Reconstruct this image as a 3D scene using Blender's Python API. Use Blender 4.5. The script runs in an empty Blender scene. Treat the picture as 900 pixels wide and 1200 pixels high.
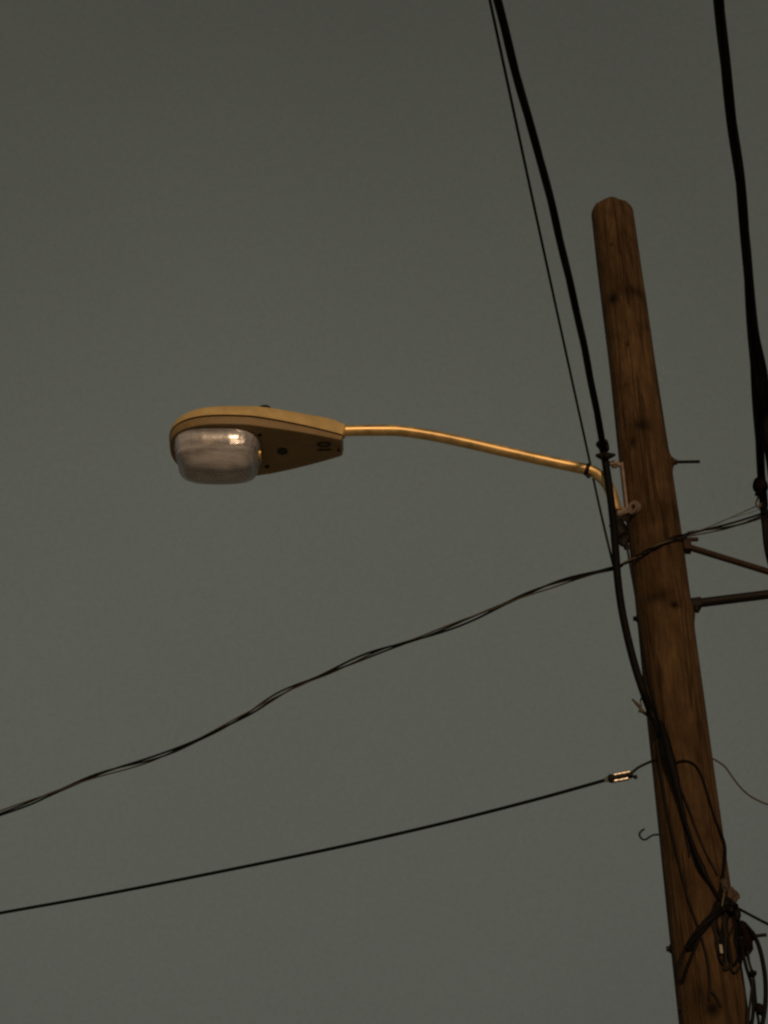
import bpy, bmesh, math, random
from mathutils import Vector, Matrix, noise
random.seed(7)
R = math.radians
S = bpy.context.scene
COL = S.collection

# ------------------------------------------------------------------ camera
CAM = Vector((0.0, 0.0, 1.6))
PITCH = R(37.8)
F = 2000.0                                   # focal length in 1/1200 of the frame height
CP, SP = math.cos(PITCH), math.sin(PITCH)
cd = bpy.data.cameras.new('camera')
cam = bpy.data.objects.new('camera', cd)
COL.objects.link(cam)
cam.location = CAM
cam.rotation_euler = (R(90) + PITCH, 0, 0)
cd.sensor_fit = 'VERTICAL'
cd.sensor_height = 24.0
cd.sensor_width = 18.0
cd.lens = 24.0 * F / 1200.0
cd.clip_start = 0.05
cd.clip_end = 3000
S.camera = cam

def ray(px, py):
    """Direction of sight towards a point of the frame (900 x 1200 units)."""
    a, b = px - 450.0, 600.0 - py
    return Vector((a, F * CP - b * SP, F * SP + b * CP))

def P(px, py, Y):
    """The point at world distance Y seen there."""
    d = ray(px, py)
    return CAM + d * (Y / d.y)

def PZ(px, py, z):
    d = ray(px, py)
    return CAM + d * ((z - CAM.z) / d.z)

# ------------------------------------------------------------------ node helpers
class NT:
    def __init__(self, tree):
        self.t = tree
        tree.nodes.clear()
    def n(self, typ, **kw):
        nd = self.t.nodes.new(typ)
        for k, v in kw.items():
            if k.startswith('i_'):
                key = k[2:]
                nd.inputs[int(key) if key.isdigit() else key.replace('_', ' ')].default_value = v
            else:
                setattr(nd, k, v)
        return nd
    def l(self, a, ao, b, bi):
        self.t.links.new(a.outputs[ao], b.inputs[bi])

def ramp(node, stops):
    el = node.color_ramp.elements
    while len(el) < len(stops):
        el.new(0.5)
    for e, (p, c) in zip(el, stops):
        e.position = p
        e.color = (c[0], c[1], c[2], 1) if hasattr(c, '__len__') else (c, c, c, 1)

def mat(name, base, rough=0.6, metal=0.0, var=0.25, scale=8.0, bump=0.0, bscale=40.0, spec=0.5, stretch=(1, 1, 1), dark=None):
    """Principled paint / metal / rubber with uneven tone, worn gloss and a fine bump."""
    m = bpy.data.materials.new(name)
    m.use_nodes = True
    g = NT(m.node_tree)
    out = g.n('ShaderNodeOutputMaterial')
    b = g.n('ShaderNodeBsdfPrincipled', i_Metallic=metal, i_Roughness=rough)
    b.inputs['Specular IOR Level'].default_value = spec
    g.l(b, 0, out, 0)
    tc = g.n('ShaderNodeTexCoord')
    mp = g.n('ShaderNodeMapping')
    mp.inputs['Scale'].default_value = stretch
    g.l(tc, 'Object', mp, 0)
    nz = g.n('ShaderNodeTexNoise', i_Scale=scale, i_Detail=6.0, i_Roughness=0.62)
    g.l(mp, 0, nz, 'Vector')
    cr = g.n('ShaderNodeValToRGB')
    lo = dark if dark else tuple(c * (1 - var) for c in base)
    hi = tuple(min(1, c * (1 + var * 0.6)) for c in base)
    ramp(cr, [(0.3, lo), (0.7, hi)])
    g.l(nz, 0, cr, 0)
    g.l(cr, 0, b, 'Base Color')
    mr = g.n('ShaderNodeMapRange', i_1=0.25, i_2=0.75, i_3=max(0.05, rough - 0.12), i_4=min(1, rough + 0.12))
    g.l(nz, 0, mr, 0)
    g.l(mr, 0, b, 'Roughness')
    if bump:
        n2 = g.n('ShaderNodeTexNoise', i_Scale=bscale, i_Detail=4.0)
        g.l(mp, 0, n2, 'Vector')
        bp = g.n('ShaderNodeBump', i_Strength=bump, i_Distance=0.004)
        g.l(n2, 0, bp, 'Height')
        g.l(bp, 0, b, 'Normal')
    return m

M = {}
M['rubber'] = mat('black_cable_sheath', (0.0045, 0.0038, 0.0040), 0.6, var=0.35, scale=20, bump=0.3, bscale=60, spec=0.10)
M['rubber_brown'] = mat('weathered_brown_insulation', (0.013, 0.0085, 0.0060), 0.7, spec=0.2, var=0.4, scale=14, bump=0.3)
M['bare_wire'] = mat('weathered_bare_wire', (0.085, 0.072, 0.042), 0.6, metal=0.2, var=0.35, scale=20)
M['grey_wire'] = mat('grey_wire', (0.065, 0.055, 0.045), 0.6, var=0.3, scale=20)
M['rust'] = mat('rusty_steel', (0.040, 0.024, 0.015), 0.75, spec=0.25, metal=0.25, var=0.45, scale=25, bump=0.5, bscale=90)
M['dark_steel'] = mat('dark_galvanised_steel', (0.012, 0.0095, 0.008), 0.65, spec=0.25, metal=0.3, var=0.4, scale=25, bump=0.3)
M['galv'] = mat('galvanised_bracket', (0.27, 0.205, 0.165), 0.6, metal=0.25, var=0.3, scale=25, bump=0.3)
M['arm'] = mat('aluminium_arm', (0.76, 0.54, 0.245), 0.42, metal=0.75, var=0.30, scale=18)  # gold of the sodium light put into the metal's colour
M['bright'] = mat('bright_clamp_metal', (0.62, 0.57, 0.50), 0.36, metal=1.0, var=0.5, scale=70, bump=0.4, bscale=120)
M['paint'] = mat('lamp_grey_paint_lamplit', (0.56, 0.41, 0.175), 0.55, var=0.20, scale=16, bump=0.25, bscale=160)  # grey paint with the tan of the warm lamplight in its colour
M['paint_under_shade'] = mat('lamp_paint_under_shade', (0.25, 0.172, 0.077), 0.6, var=0.22, scale=16, bump=0.25, bscale=160)  # same paint, darkened for the shade under the head
M['gasket'] = mat('dark_gasket', (0.012, 0.010, 0.008), 0.8, var=0.3)
M['black_print'] = mat('black_print', (0.010, 0.009, 0.008), 0.6, var=0.3)
M['reflector'] = mat('lamp_reflector', (0.90, 0.85, 0.82), 0.28, metal=0.9, var=0.18, scale=14, bump=0.5, bscale=16)
M['foam'] = mat('pale_brown_insulator', (0.075, 0.055, 0.042), 0.85, spec=0.2, var=0.4, scale=30, bump=0.8, bscale=60)
M['black_box'] = mat('black_plastic_box', (0.0090, 0.0055, 0.0038), 0.8, var=0.6, scale=26, bump=0.5, spec=0.05)
M['tag'] = mat('pale_tag', (0.30, 0.27, 0.21), 0.6, var=0.2)
M['glint_plate'] = mat('polished_glint_plate', (0.80, 0.86, 0.98), 0.30, metal=1.0, var=0.5, scale=45, bump=0.3, bscale=60)  # for the added plates that make the highlight in the lens
M['gold_glint'] = mat('gold_glint_socket', (0.72, 0.47, 0.14), 0.4, metal=0.5, var=0.2)  # socket coloured gold to stand for a warm glint in the lens
M['ground'] = mat('pale_bounce_paving', (0.60, 0.52, 0.43), 0.95, var=0.2, scale=2.0, bump=0.8, bscale=12)  # paleness raised to bounce light up into the lens and lamp underside

# ---- weathered pole wood: vertical grain, long checks, knots from the 'knot' attribute
def wood():
    m = bpy.data.materials.new('weathered_pole_wood')
    m.use_nodes = True
    g = NT(m.node_tree)
    out = g.n('ShaderNodeOutputMaterial')
    b = g.n('ShaderNodeBsdfPrincipled', i_Roughness=0.88)
    b.inputs['Specular IOR Level'].default_value = 0.15
    g.l(b, 0, out, 0)
    tc = g.n('ShaderNodeTexCoord')
    def stretched(sx, sz):
        mp = g.n('ShaderNodeMapping')
        mp.inputs['Scale'].default_value = (sx, sx, sz)
        g.l(tc, 'Object', mp, 0)
        return mp
    def nz(vec, scale, detail=5, rough=0.6, dist=0.0):
        x = g.n('ShaderNodeTexNoise', i_Scale=scale, i_Detail=detail, i_Roughness=rough, i_Distortion=dist)
        g.l(vec, 0, x, 'Vector')
        return x
    broad = nz(stretched(3.2, 1.5), 1.6, 4)
    grain = nz(stretched(26, 1.5), 1.8, 6, 0.65, 0.4)
    fine = nz(stretched(110, 5.0), 1.0, 4, 0.6)
    blot = nz(stretched(20, 7), 1.3, 6, 0.7)
    c1 = g.n('ShaderNodeValToRGB')
    ramp(c1, [(0.35, (0.029, 0.0155, 0.0075)), (0.50, (0.073, 0.0425, 0.0190)), (0.65, (0.144, 0.089, 0.042))])
    mixv = g.n('ShaderNodeMix', data_type='FLOAT', i_0=0.5)
    g.l(broad, 0, mixv, 2); g.l(grain, 0, mixv, 3)
    mix2 = g.n('ShaderNodeMix', data_type='FLOAT', i_0=0.22)
    g.l(mixv, 0, mix2, 2); g.l(fine, 0, mix2, 3)
    mix3 = g.n('ShaderNodeMix', data_type='FLOAT', i_0=0.36)
    g.l(mix2, 0, mix3, 2); g.l(blot, 0, mix3, 3)
    g.l(mix3, 0, c1, 0)
    # long drying cracks: the thin band where a stretched noise crosses its mean
    ck = nz(stretched(15, 0.55), 1.0, 3, 0.5, 0.2)
    sb = g.n('ShaderNodeMath', operation='SUBTRACT', i_1=0.5); g.l(ck, 0, sb, 0)
    ab = g.n('ShaderNodeMath', operation='ABSOLUTE'); g.l(sb, 0, ab, 0)
    cm = g.n('ShaderNodeMapRange', i_1=0.003, i_2=0.022, i_3=0.45, i_4=1.0); g.l(ab, 0, cm, 0)
    kn = g.n('ShaderNodeAttribute', attribute_name='knot')
    mul = g.n('ShaderNodeMath', operation='MULTIPLY'); g.l(cm, 0, mul, 0); g.l(kn, 'Fac', mul, 1)
    mc = g.n('ShaderNodeMix', data_type='RGBA', blend_type='MULTIPLY', i_0=1.0)
    g.l(c1, 0, mc, 6); g.l(mul, 0, mc, 7)
    g.l(mc, 2, b, 'Base Color')
    ad = g.n('ShaderNodeMath', operation='MULTIPLY'); g.l(grain, 0, ad, 0); g.l(cm, 0, ad, 1)
    ad2 = g.n('ShaderNodeMath', operation='MULTIPLY_ADD', i_1=0.4); g.l(fine, 0, ad2, 0); g.l(ad, 0, ad2, 2)
    bp = g.n('ShaderNodeBump', i_Strength=1.0, i_Distance=0.009)
    g.l(ad2, 0, bp, 'Height'); g.l(bp, 0, b, 'Normal')
    return m
M['wood'] = wood()

# ---- moulded lamp lens: clear, ribbed and a little milky
def lens_mat():
    m = bpy.data.materials.new('ribbed_lamp_lens')
    m.use_nodes = True
    g = NT(m.node_tree)
    out = g.n('ShaderNodeOutputMaterial')
    tc = g.n('ShaderNodeTexCoord')
    wv = g.n('ShaderNodeTexWave', wave_type='BANDS', bands_direction='X', i_Scale=9.0, i_Distortion=1.2)
    g.l(tc, 'Object', wv, 'Vector')
    wz = g.n('ShaderNodeTexNoise', i_Scale=17.0, i_Detail=4.0); g.l(tc, 'Object', wz, 'Vector')
    b1 = g.n('ShaderNodeBump', i_Strength=0.02, i_Distance=0.003); g.l(wv, 1, b1, 'Height')
    b2 = g.n('ShaderNodeBump', i_Strength=0.20, i_Distance=0.008); g.l(wz, 0, b2, 'Height'); g.l(b1, 0, b2, 'Normal')
    dz = g.n('ShaderNodeTexNoise', i_Scale=11.0, i_Detail=7.0, i_Roughness=0.65)
    mp = g.n('ShaderNodeMapping'); mp.inputs['Scale'].default_value = (0.5, 0.9, 3.2)
    g.l(tc, 'Object', mp, 0); g.l(mp, 0, dz, 'Vector')
    tr = g.n('ShaderNodeBsdfTransparent', i_Color=(0.90, 0.88, 0.88, 1))
    ge = g.n('ShaderNodeNewGeometry')
    ml = g.n('ShaderNodeVectorMath', operation='MULTIPLY'); ml.inputs[1].default_value = (1, 1, 0.3); g.l(ge, 'Normal', ml, 0)
    nn = g.n('ShaderNodeVectorMath', operation='NORMALIZE'); g.l(ml, 0, nn, 0)
    b3 = g.n('ShaderNodeBump', i_Strength=0.35, i_Distance=0.008); g.l(wz, 0, b3, 'Height'); g.l(nn, 0, b3, 'Normal')
    df = g.n('ShaderNodeBsdfDiffuse', i_Color=(0.95, 0.93, 1.0, 1)); g.l(b3, 0, df, 'Normal')
    tl = g.n('ShaderNodeBsdfTranslucent', i_Color=(0.95, 0.93, 1.0, 1)); g.l(b2, 0, tl, 'Normal')
    mk = g.n('ShaderNodeMixShader', i_0=0.42); g.l(df, 0, mk, 1); g.l(tl, 0, mk, 2)
    lw = g.n('ShaderNodeLayerWeight', i_Blend=0.35)
    mr = g.n('ShaderNodeMapRange', i_1=0.36, i_2=0.64, i_3=0.17, i_4=0.76); g.l(dz, 0, mr, 0)
    fa = g.n('ShaderNodeMath', operation='MULTIPLY_ADD', i_1=0.45); g.l(lw, 'Facing', fa, 0); g.l(mr, 0, fa, 2)
    body = g.n('ShaderNodeMixShader'); g.l(fa, 0, body, 0); g.l(tr, 0, body, 1); g.l(mk, 0, body, 2)
    gl1 = g.n('ShaderNodeBsdfGlossy', i_Roughness=0.17); g.l(b2, 0, gl1, 'Normal')
    gl2 = g.n('ShaderNodeBsdfGlossy', i_Roughness=0.34); g.l(b2, 0, gl2, 'Normal')
    gl = g.n('ShaderNodeMixShader', i_0=0.55); g.l(gl1, 0, gl, 1); g.l(gl2, 0, gl, 2)
    fr = g.n('ShaderNodeFresnel', i_IOR=3.0); g.l(b2, 0, fr, 'Normal')
    fin = g.n('ShaderNodeMixShader'); g.l(fr, 0, fin, 0); g.l(body, 0, fin, 1); g.l(gl, 0, fin, 2)
    g.l(fin, 0, out, 0)
    return m
M['lens'] = lens_mat()

def bulb_mat():
    m = bpy.data.materials.new('clear_bulb_glass')
    m.use_nodes = True
    g = NT(m.node_tree)
    out = g.n('ShaderNodeOutputMaterial')
    tr = g.n('ShaderNodeBsdfTransparent', i_Color=(0.9, 0.88, 0.85, 1))
    gl = g.n('ShaderNodeBsdfGlossy', i_Roughness=0.05)
    df = g.n('ShaderNodeBsdfDiffuse', i_Color=(0.8, 0.76, 0.7, 1))
    a = g.n('ShaderNodeMixShader', i_0=0.35); g.l(tr, 0, a, 1); g.l(df, 0, a, 2)
    fr = g.n('ShaderNodeFresnel', i_IOR=1.5)
    f2 = g.n('ShaderNodeMixShader'); g.l(fr, 0, f2, 0); g.l(a, 0, f2, 1); g.l(gl, 0, f2, 2)
    g.l(f2, 0, out, 0)
    return m
M['bulb'] = bulb_mat()

# ------------------------------------------------------------------ mesh helpers
class MB:
    """Collects shapes in world coordinates and links them as one mesh object."""
    def __init__(self):
        self.v, self.f = [], []
    def add(self, vs, fs):
        o = len(self.v)
        self.v += [Vector(p) for p in vs]
        self.f += [tuple(i + o for i in f) for f in fs]
        return self
    def tube(self, pts, rad, seg=10, cap=True):
        n = len(pts)
        pts = [Vector(p) for p in pts]
        rr = rad if hasattr(rad, '__len__') else [rad] * n
        t0 = (pts[1] - pts[0]).normalized()
        up = Vector((0, 0, 1)) if abs(t0.z) < 0.9 else Vector((1, 0, 0))
        nrm = (up - t0 * up.dot(t0)).normalized()
        vs, fs = [], []
        for i, p in enumerate(pts):
            a, b = pts[max(i - 1, 0)], pts[min(i + 1, n - 1)]
            t = (b - a).normalized()
            nrm = (nrm - t * nrm.dot(t)).normalized()
            bi = t.cross(nrm)
            for k in range(seg):
                an = 2 * math.pi * k / seg
                vs.append(p + (nrm * math.cos(an) + bi * math.sin(an)) * rr[i])
        for i in range(n - 1):
            for k in range(seg):
                k2 = (k + 1) % seg
                fs.append((i * seg + k, i * seg + k2, (i + 1) * seg + k2, (i + 1) * seg + k))
        if cap:
            fs.append(tuple(range(seg - 1, -1, -1)))
            fs.append(tuple((n - 1) * seg + k for k in range(seg)))
        return self.add(vs, fs)
    def box(self, c, ax, ay, az, hx, hy, hz, bev=0.0):
        """Box with axes; bev > 0 chamfers the corners."""
        bm = bmesh.new()
        bmesh.ops.create_cube(bm, size=2.0)
        for v in bm.verts:
            v.co = Vector((v.co.x * hx, v.co.y * hy, v.co.z * hz))
        if bev:
            bmesh.ops.bevel(bm, geom=list(bm.edges), offset=bev, segments=2, affect='EDGES', profile=0.6)
        bm.verts.ensure_lookup_table()
        vs = [Vector(c) + ax * v.co.x + ay * v.co.y + az * v.co.z for v in bm.verts]
        fs = [tuple(v.index for v in f.verts) for f in bm.faces]
        bm.free()
        return self.add(vs, fs)
    def blob(self, c, rx, ry, rz, rough=0.15, seed=0, n=2):
        bm = bmesh.new()
        bmesh.ops.create_icosphere(bm, subdivisions=n, radius=1.0)
        vs = []
        for v in bm.verts:
            k = 1 + rough * noise.noise(v.co * 1.7 + Vector((seed * 3.1, 0, 0)))
            vs.append(Vector(c) + Vector((v.co.x * rx, v.co.y * ry, v.co.z * rz)) * k)
        fs = [tuple(v.index for v in f.verts) for f in bm.faces]
        bm.free()
        return self.add(vs, fs)
    def rings(self, rs, close_first=False, close_last=False):
        n = len(rs[0])
        vs = [p for r in rs for p in r]
        fs = []
        for i in range(len(rs) - 1):
            for k in range(n):
                k2 = (k + 1) % n
                fs.append((i * n + k, i * n + k2, (i + 1) * n + k2, (i + 1) * n + k))
        if close_first:
            fs.append(tuple(range(n - 1, -1, -1)))
        if close_last:
            o = (len(rs) - 1) * n
            fs.append(tuple(o + k for k in range(n)))
        return self.add(vs, fs)
    def build(self, name, m, parent=None, origin=None, smooth=True, sharp=40):
        o0 = parent_world(parent) if parent else (Vector(origin) if origin is not None else self.v[0].copy())
        me = bpy.data.meshes.new(name)
        me.from_pydata([v - o0 for v in self.v], [], self.f)
        bm = bmesh.new(); bm.from_mesh(me)
        bmesh.ops.recalc_face_normals(bm, faces=bm.faces)
        for e in bm.edges:
            e.smooth = not (len(e.link_faces) == 2 and e.calc_face_angle(0) > R(sharp))
        for f in bm.faces:
            f.smooth = smooth
        bm.to_mesh(me); bm.free()
        me.materials.append(m)
        ob = bpy.data.objects.new(name, me)
        COL.objects.link(ob)
        if parent:
            ob.parent = parent
        else:
            ob.location = o0
        return ob

def parent_world(o):
    p = Vector((0, 0, 0))
    while o:
        p += o.location
        o = o.parent
    return p

def tag(o, label=None, cat=None, group=None, kind=None):
    if label: o['label'] = label
    if cat: o['category'] = cat
    if group: o['group'] = group
    if kind: o['kind'] = kind
    return o

def thing(name, loc, label, cat, group=None):
    o = bpy.data.objects.new(name, None)
    o.empty_display_size = 0.1
    COL.objects.link(o)
    o.location = loc
    return tag(o, label, cat, group)

def smooth_path(pts, n=8):
    """Catmull-Rom through the points."""
    pts = [Vector(p) for p in pts]
    q = [pts[0] * 2 - pts[1]] + pts + [pts[-1] * 2 - pts[-2]]
    out = []
    for i in range(1, len(q) - 2):
        a, b, c, d = q[i - 1], q[i], q[i + 1], q[i + 2]
        for k in range(n):
            t = k / n
            out.append(0.5 * ((2 * b) + (c - a) * t + (2 * a - 5 * b + 4 * c - d) * t * t + (3 * b - a - 3 * c + d) * t ** 3))
    out.append(pts[-1])
    return out

def twist(path, r_off, r_strand, pitch, count, phase=0.0, seg=8, mb=None):
    """count strands laid round the path."""
    mb = mb or MB()
    for s in range(count):
        L, pts = 0.0, []
        for i, p in enumerate(path):
            if i: L += (path[i] - path[i - 1]).length
            t = (path[min(i + 1, len(path) - 1)] - path[max(i - 1, 0)]).normalized()
            a = t.cross(Vector((0.3, 0.2, 0.9))).normalized(); b = t.cross(a)
            an = phase + 2 * math.pi * (s / count + L / pitch)
            pts.append(p + (a * math.cos(an) + b * math.sin(an)) * r_off)
        mb.tube(pts, r_strand, seg)
    return mb

def resample(path, step):
    out = [path[0].copy()]
    acc = 0.0
    for i in range(1, len(path)):
        a, b = path[i - 1], path[i]
        L = (b - a).length
        d = step - acc
        while d <= L:
            out.append(a.lerp(b, d / L)); d += step
        acc = (acc + L) % step
    out.append(path[-1].copy())
    return out

# ------------------------------------------------------------------ ground
g = MB()
g.add([(-900, -900, 0), (900, -900, 0), (900, 900, 0), (-900, 900, 0)], [(0, 1, 2, 3)])
gr = g.build('ground', M['ground'], origin=(0, 0, 0)); tag(gr, 'pale flat ground the utility pole stands on', 'ground', kind='structure')

# ------------------------------------------------------------------ utility pole
PX, PY = 1.073, 5.40
ZTOP = 7.545
def pole_r(z):
    return 0.0965 + (7.5 - z) * 0.0044

def pole_x(z):
    return PX - 0.0085 * max(0.0, z - 5.6)

def on_pole(px, py, off=0.0):
    """Where that line of sight meets the pole's skin (or passes it nearest), off metres proud of it."""
    d = ray(px, py)
    z = 5.0
    for _ in range(4):
        r = pole_r(z) + off
        ox, oy = CAM.x - pole_x(z), CAM.y - PY
        A = d.x * d.x + d.y * d.y; B = 2 * (ox * d.x + oy * d.y); Cc = ox * ox + oy * oy - r * r
        D = B * B - 4 * A * Cc
        t = (-B - math.sqrt(D)) / (2 * A) if D > 0 else -B / (2 * A)
        z = CAM.z + d.z * t
    return CAM + d * t

pole = thing('utility_pole', (PX, PY, 0), 'weathered brown wooden utility pole carrying the street lamp and all the wires', 'utility pole')
KN = [(718, 350, .020, .030, .75), (745, 342, .06, .03, .55), (735, 404, .006, .014, .85), (716, 287, .008, .006, .8),
      (741, 518, .016, .032, .7), (752, 498, .04, .03, .6), (790, 709, .018, .016, .85), (770, 698, .045, .03, .55),
      (760, 385, .03, .02, .3), (835, 1182, .022, .024, .8), (826, 1165, .05, .03, .35), (790, 1000, .012, .03, .4), (800, 780, .01, .05, .3),
      (733, 452, .008, .012, .5), (765, 610, .010, .02, .35), (772, 790, .008, .03, .5), (820, 890, .01, .02, .4)]
KP = [(on_pole(a, b), u * 1.25, v * 1.25, min(0.97, w * 1.25)) for a, b, u, v, w in KN]
NS, NZ = 88, 560
vs, kn = [], []
def skin(an, z):
    r = pole_r(z)
    x, y = math.cos(an), math.sin(an)
    dsp = 0.0022 * noise.noise(Vector((x * 6, y * 6, z * 0.8))) + 0.0016 * noise.noise(Vector((x * 22, y * 22, z * 1.1 + 7))) + 0.003 * noise.noise(Vector((x * 1.2, y * 1.2, z * 1.6 + 3)))
    p = Vector((x * r, y * r, z))
    k = 1.0
    for c, u, v, w in KP:
        dz = (z - c.z) / v
        if abs(dz) > 3: continue
        q = c - Vector((pole_x(c.z), PY, 0))
        da = (an - math.atan2(q.y, q.x) + math.pi) % (2 * math.pi) - math.pi
        e = math.exp(-((da * r / u) ** 2 + dz * dz) * 1.2)
        k *= 1 - w * e
        dsp += 0.0035 * w * math.exp(-((da * r / u) ** 2 + dz * dz) * 0.35) - 0.006 * w * e
    # swellings where bolts pass through the edge
    for zz, aa in ((BOLT_Z, BOLT_A), (BR_Z, BR_A)):
        da = (an - aa + math.pi) % (2 * math.pi) - math.pi
        dsp += 0.010 * math.exp(-((da * r / .045) ** 2 + ((z - zz) / .035) ** 2))
    return Vector((x * (r + dsp) + pole_x(z) - PX, y * (r + dsp), z)), k
_b = on_pole(787, 541); BOLT_Z, BOLT_A = _b.z, math.atan2(_b.y - PY, _b.x - PX)
_b = on_pole(811, 716); BR_Z, BR_A = _b.z, math.atan2(_b.y - PY, _b.x - PX)
zs = [0.0, 1.0, 2.0, 2.6, 3.0] + [3.0 + (ZTOP - 0.012 - 3.0) * (i + 1) / NZ for i in range(NZ)]
for z in zs:
    for k in range(NS):
        p, c = skin(2 * math.pi * k / NS, z); vs.append(p); kn.append(c)
nz_ = len(zs)
for q, (sc, dz) in enumerate(((0.955, 0.010), (0.87, 0.016), (0.6, 0.022), (0.25, 0.026))):       # weathered top
    for k in range(NS):
        p, c = skin(2 * math.pi * k / NS, ZTOP - 0.012)
        j = 0.012 * noise.noise(Vector((p.x * 18, p.y * 18, q * 0.3))) - 0.05 * (p.x - pole_x(p.z) + PX)
        ox = pole_x(ZTOP) - PX
        vs.append(Vector(((p.x - ox) * sc + ox, p.y * sc, ZTOP - 0.012 + dz + j))); kn.append(0.8)
fs = []
for i in range(nz_ + 3):
    for k in range(NS):
        k2 = (k + 1) % NS
        fs.append((i * NS + k, i * NS + k2, (i + 1) * NS + k2, (i + 1) * NS + k))
fs.append(tuple((nz_ + 3) * NS + k for k in range(NS)))
me = bpy.data.meshes.new('shaft'); me.from_pydata(vs, [], fs)
for f in me.polygons: f.use_smooth = True
at = me.attributes.new('knot', 'FLOAT', 'POINT'); at.data.foreach_set('value', kn)
me.materials.append(M['wood'])
sh = bpy.data.objects.new('shaft', me); COL.objects.link(sh); sh.parent = pole

def knob(px, py, r, ln, name='bolt_head', m='dark_steel', parent=pole, out=None):
    p = on_pole(px, py)
    ax = out or Vector((p.x - PX, p.y - PY, 0)).normalized()
    mb = MB()
    mb.tube([p - ax * 0.02, p + ax * 0.004], r * 1.5, 12)
    mb.tube([p + ax * 0.004, p + ax * ln], r, 6)
    return mb.build(name, M[m], parent, smooth=False)
X = Vector((1, 0, 0)); Yv = Vector((0, 1, 0)); Z = Vector((0, 0, 1))
knob(747, 725, 0.010, 0.016, out=-X)
knob(786, 1112, 0.010, 0.014, out=-X)
knob(797, 1182, 0.009, 0.008, out=-X)
# through bolt with a long threaded end on the right
b0 = P(786, 541.5, 5.385); b1 = P(820, 541, 5.385)
mb = MB(); n = 46
mb.tube([b0.lerp(b1, i / n) for i in range(n + 1)], [0.0072 if i % 2 else 0.0060 for i in range(n + 1)], 10)
tb = mb.build('through_bolt', M['dark_steel'], pole)
ax = (b1 - b0).normalized()
mb = MB(); q = b0 + ax * 0.012; mb.tube([q - ax * 0.010, q], 0.020, 14); mb.tube([q, q + ax * 0.013], 0.013, 6)
mb.build('nut', M['rust'], tb, smooth=False)

# ------------------------------------------------------------------ street lamp
LY = 5.35                                        # the lamp's long axis runs along x at this distance
X0 = P(402, 505, LY).x                           # where the arm enters the head
ZS = 6.102                                       # the joint between cover and lower housing
arm_px = [(399, 505), (420, 504.5), (443, 504.3), (470, 505), (507, 510.5), (550, 519.5), (591, 529), (640, 540), (675, 547.5), (692, 551.5),
          (703, 558), (711, 567), (716.5, 578), (720.5, 591), (722.5, 600)]
arm_pts = smooth_path([P(a, b, LY) for a, b in arm_px], 8)
lamp = thing('street_lamp', P(722, 575, LY), 'unlit cobra head street lamp with clear bowl lens on a curved metal arm', 'street lamp')
MB().tube(arm_pts, 0.0230, 44).build('arm', M['arm'], lamp)

HL = 0.708
def hw(s):
    """Half width of the head in plan at s metres from the arm end."""
    s = max(0.0, min(HL, s))
    if s < 0.36:
        t = s / 0.36
        return 0.052 + (0.168 - 0.052) * (1.32 * t - 0.32 * t * t)
    if s < 0.47:
        t = (s - 0.36) / 0.11
        return 0.168 + 0.006 * math.sin(t * math.pi / 2)
    t = (s - 0.47) / (HL - 0.47)
    return 0.174 * max(0.0, 1 - t ** 2.5) ** (1 / 2.5)
def outline(inset=0.0):
    ss = [0.0] + [HL * (1 - (1 - i / 60) ** 1.9) for i in range(1, 60)]
    near = [(s, -hw(s)) for s in ss] + [(HL, 0.0)]
    far = [(s, hw(s)) for s in reversed(ss)]
    end = [(0.0, w) for w in (0.030, 0.010, -0.010, -0.030)]
    pts = near + far + end
    cs, cw = 0.40, 0.0
    res = []
    for s, w in pts:
        d = math.hypot(s - cs, w - cw)
        k = (d - inset) / d
        res.append((cs + (s - cs) * k, cw + (w - cw) * k))
    return res
def W(s, w, z):
    return Vector((X0 - s, LY + w, z))
def cov_h(s):
    return 0.126 - 0.026 * math.sin(max(0, min(1, s / 0.62)) * math.pi) - 0.050 * max(0, (s - 0.30) / 0.40)
OUT = outline()
def zb(s):
    return 6.080 - 0.016 * min(1, max(0, s / 0.30))
# upper cover, drawn over the lower housing by a small lip
rs = []
rs.append([W(s, w, ZS + 0.010) for s, w in outline(0.010)])
rs.append([W(s, w, ZS + 0.007) for s, w in outline(-0.002)])
for k in [i / 26 for i in range(27)]:
    a = k * math.pi / 2
    rr = math.cos(a) ** (2 / 3.1); zz = math.sin(a) ** (2 / 3.1) if k else 0
    ring = []
    for s, w in outline(-0.001):
        s2 = 0.36 + (s - 0.36) * max(rr, 0.02); w2 = w * max(rr, 0.02)
        ring.append(W(s2, w2, ZS + 0.011 + (cov_h(s2)) * zz))
    rs.append(ring)
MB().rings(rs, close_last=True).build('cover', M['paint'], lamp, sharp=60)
MB().rings([[W(s, w, ZS + z_) for s, w in outline(0.007)] for z_ in (-0.012, 0.014)]).build('gasket', M['gasket'], lamp)
# lower housing: skirt, rounded lower edge, underside with the opening for the lens
LC, LA, LB = 0.508, 0.171, 0.142                 # lens centre along the head, half length, half width
def lens_pt(an, k=1.0, e=3.2):
    c, s_ = math.cos(an), math.sin(an)
    return (LC + LA * k * math.copysign(abs(c) ** (2 / e), c), LB * k * math.copysign(abs(s_) ** (2 / e), s_))
def lens_for(s, w, k):
    an = math.atan2(w / LB, (s - LC) / LA)
    # the same direction from the lens centre
    c, d = math.cos(an), math.sin(an)
    q = (abs(c) ** 3.2 + abs(d) ** 3.2) ** (-1 / 3.2)
    return (LC + LA * k * q * c, LB * k * q * d)
rs = [[W(s, w, ZS + 0.001) for s, w in outline(0.014)], [W(s, w, ZS - 0.001) for s, w in outline(0.0005)],
      [W(s, w, ZS - 0.004) for s, w in outline(0.0)]]
rs.append([W(s, w, zb(s) + 0.008) for s, w in outline(0.003)])
rs.append([W(s, w, zb(s) + 0.002) for s, w in outline(0.006)])
O2 = outline(0.012)
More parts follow.
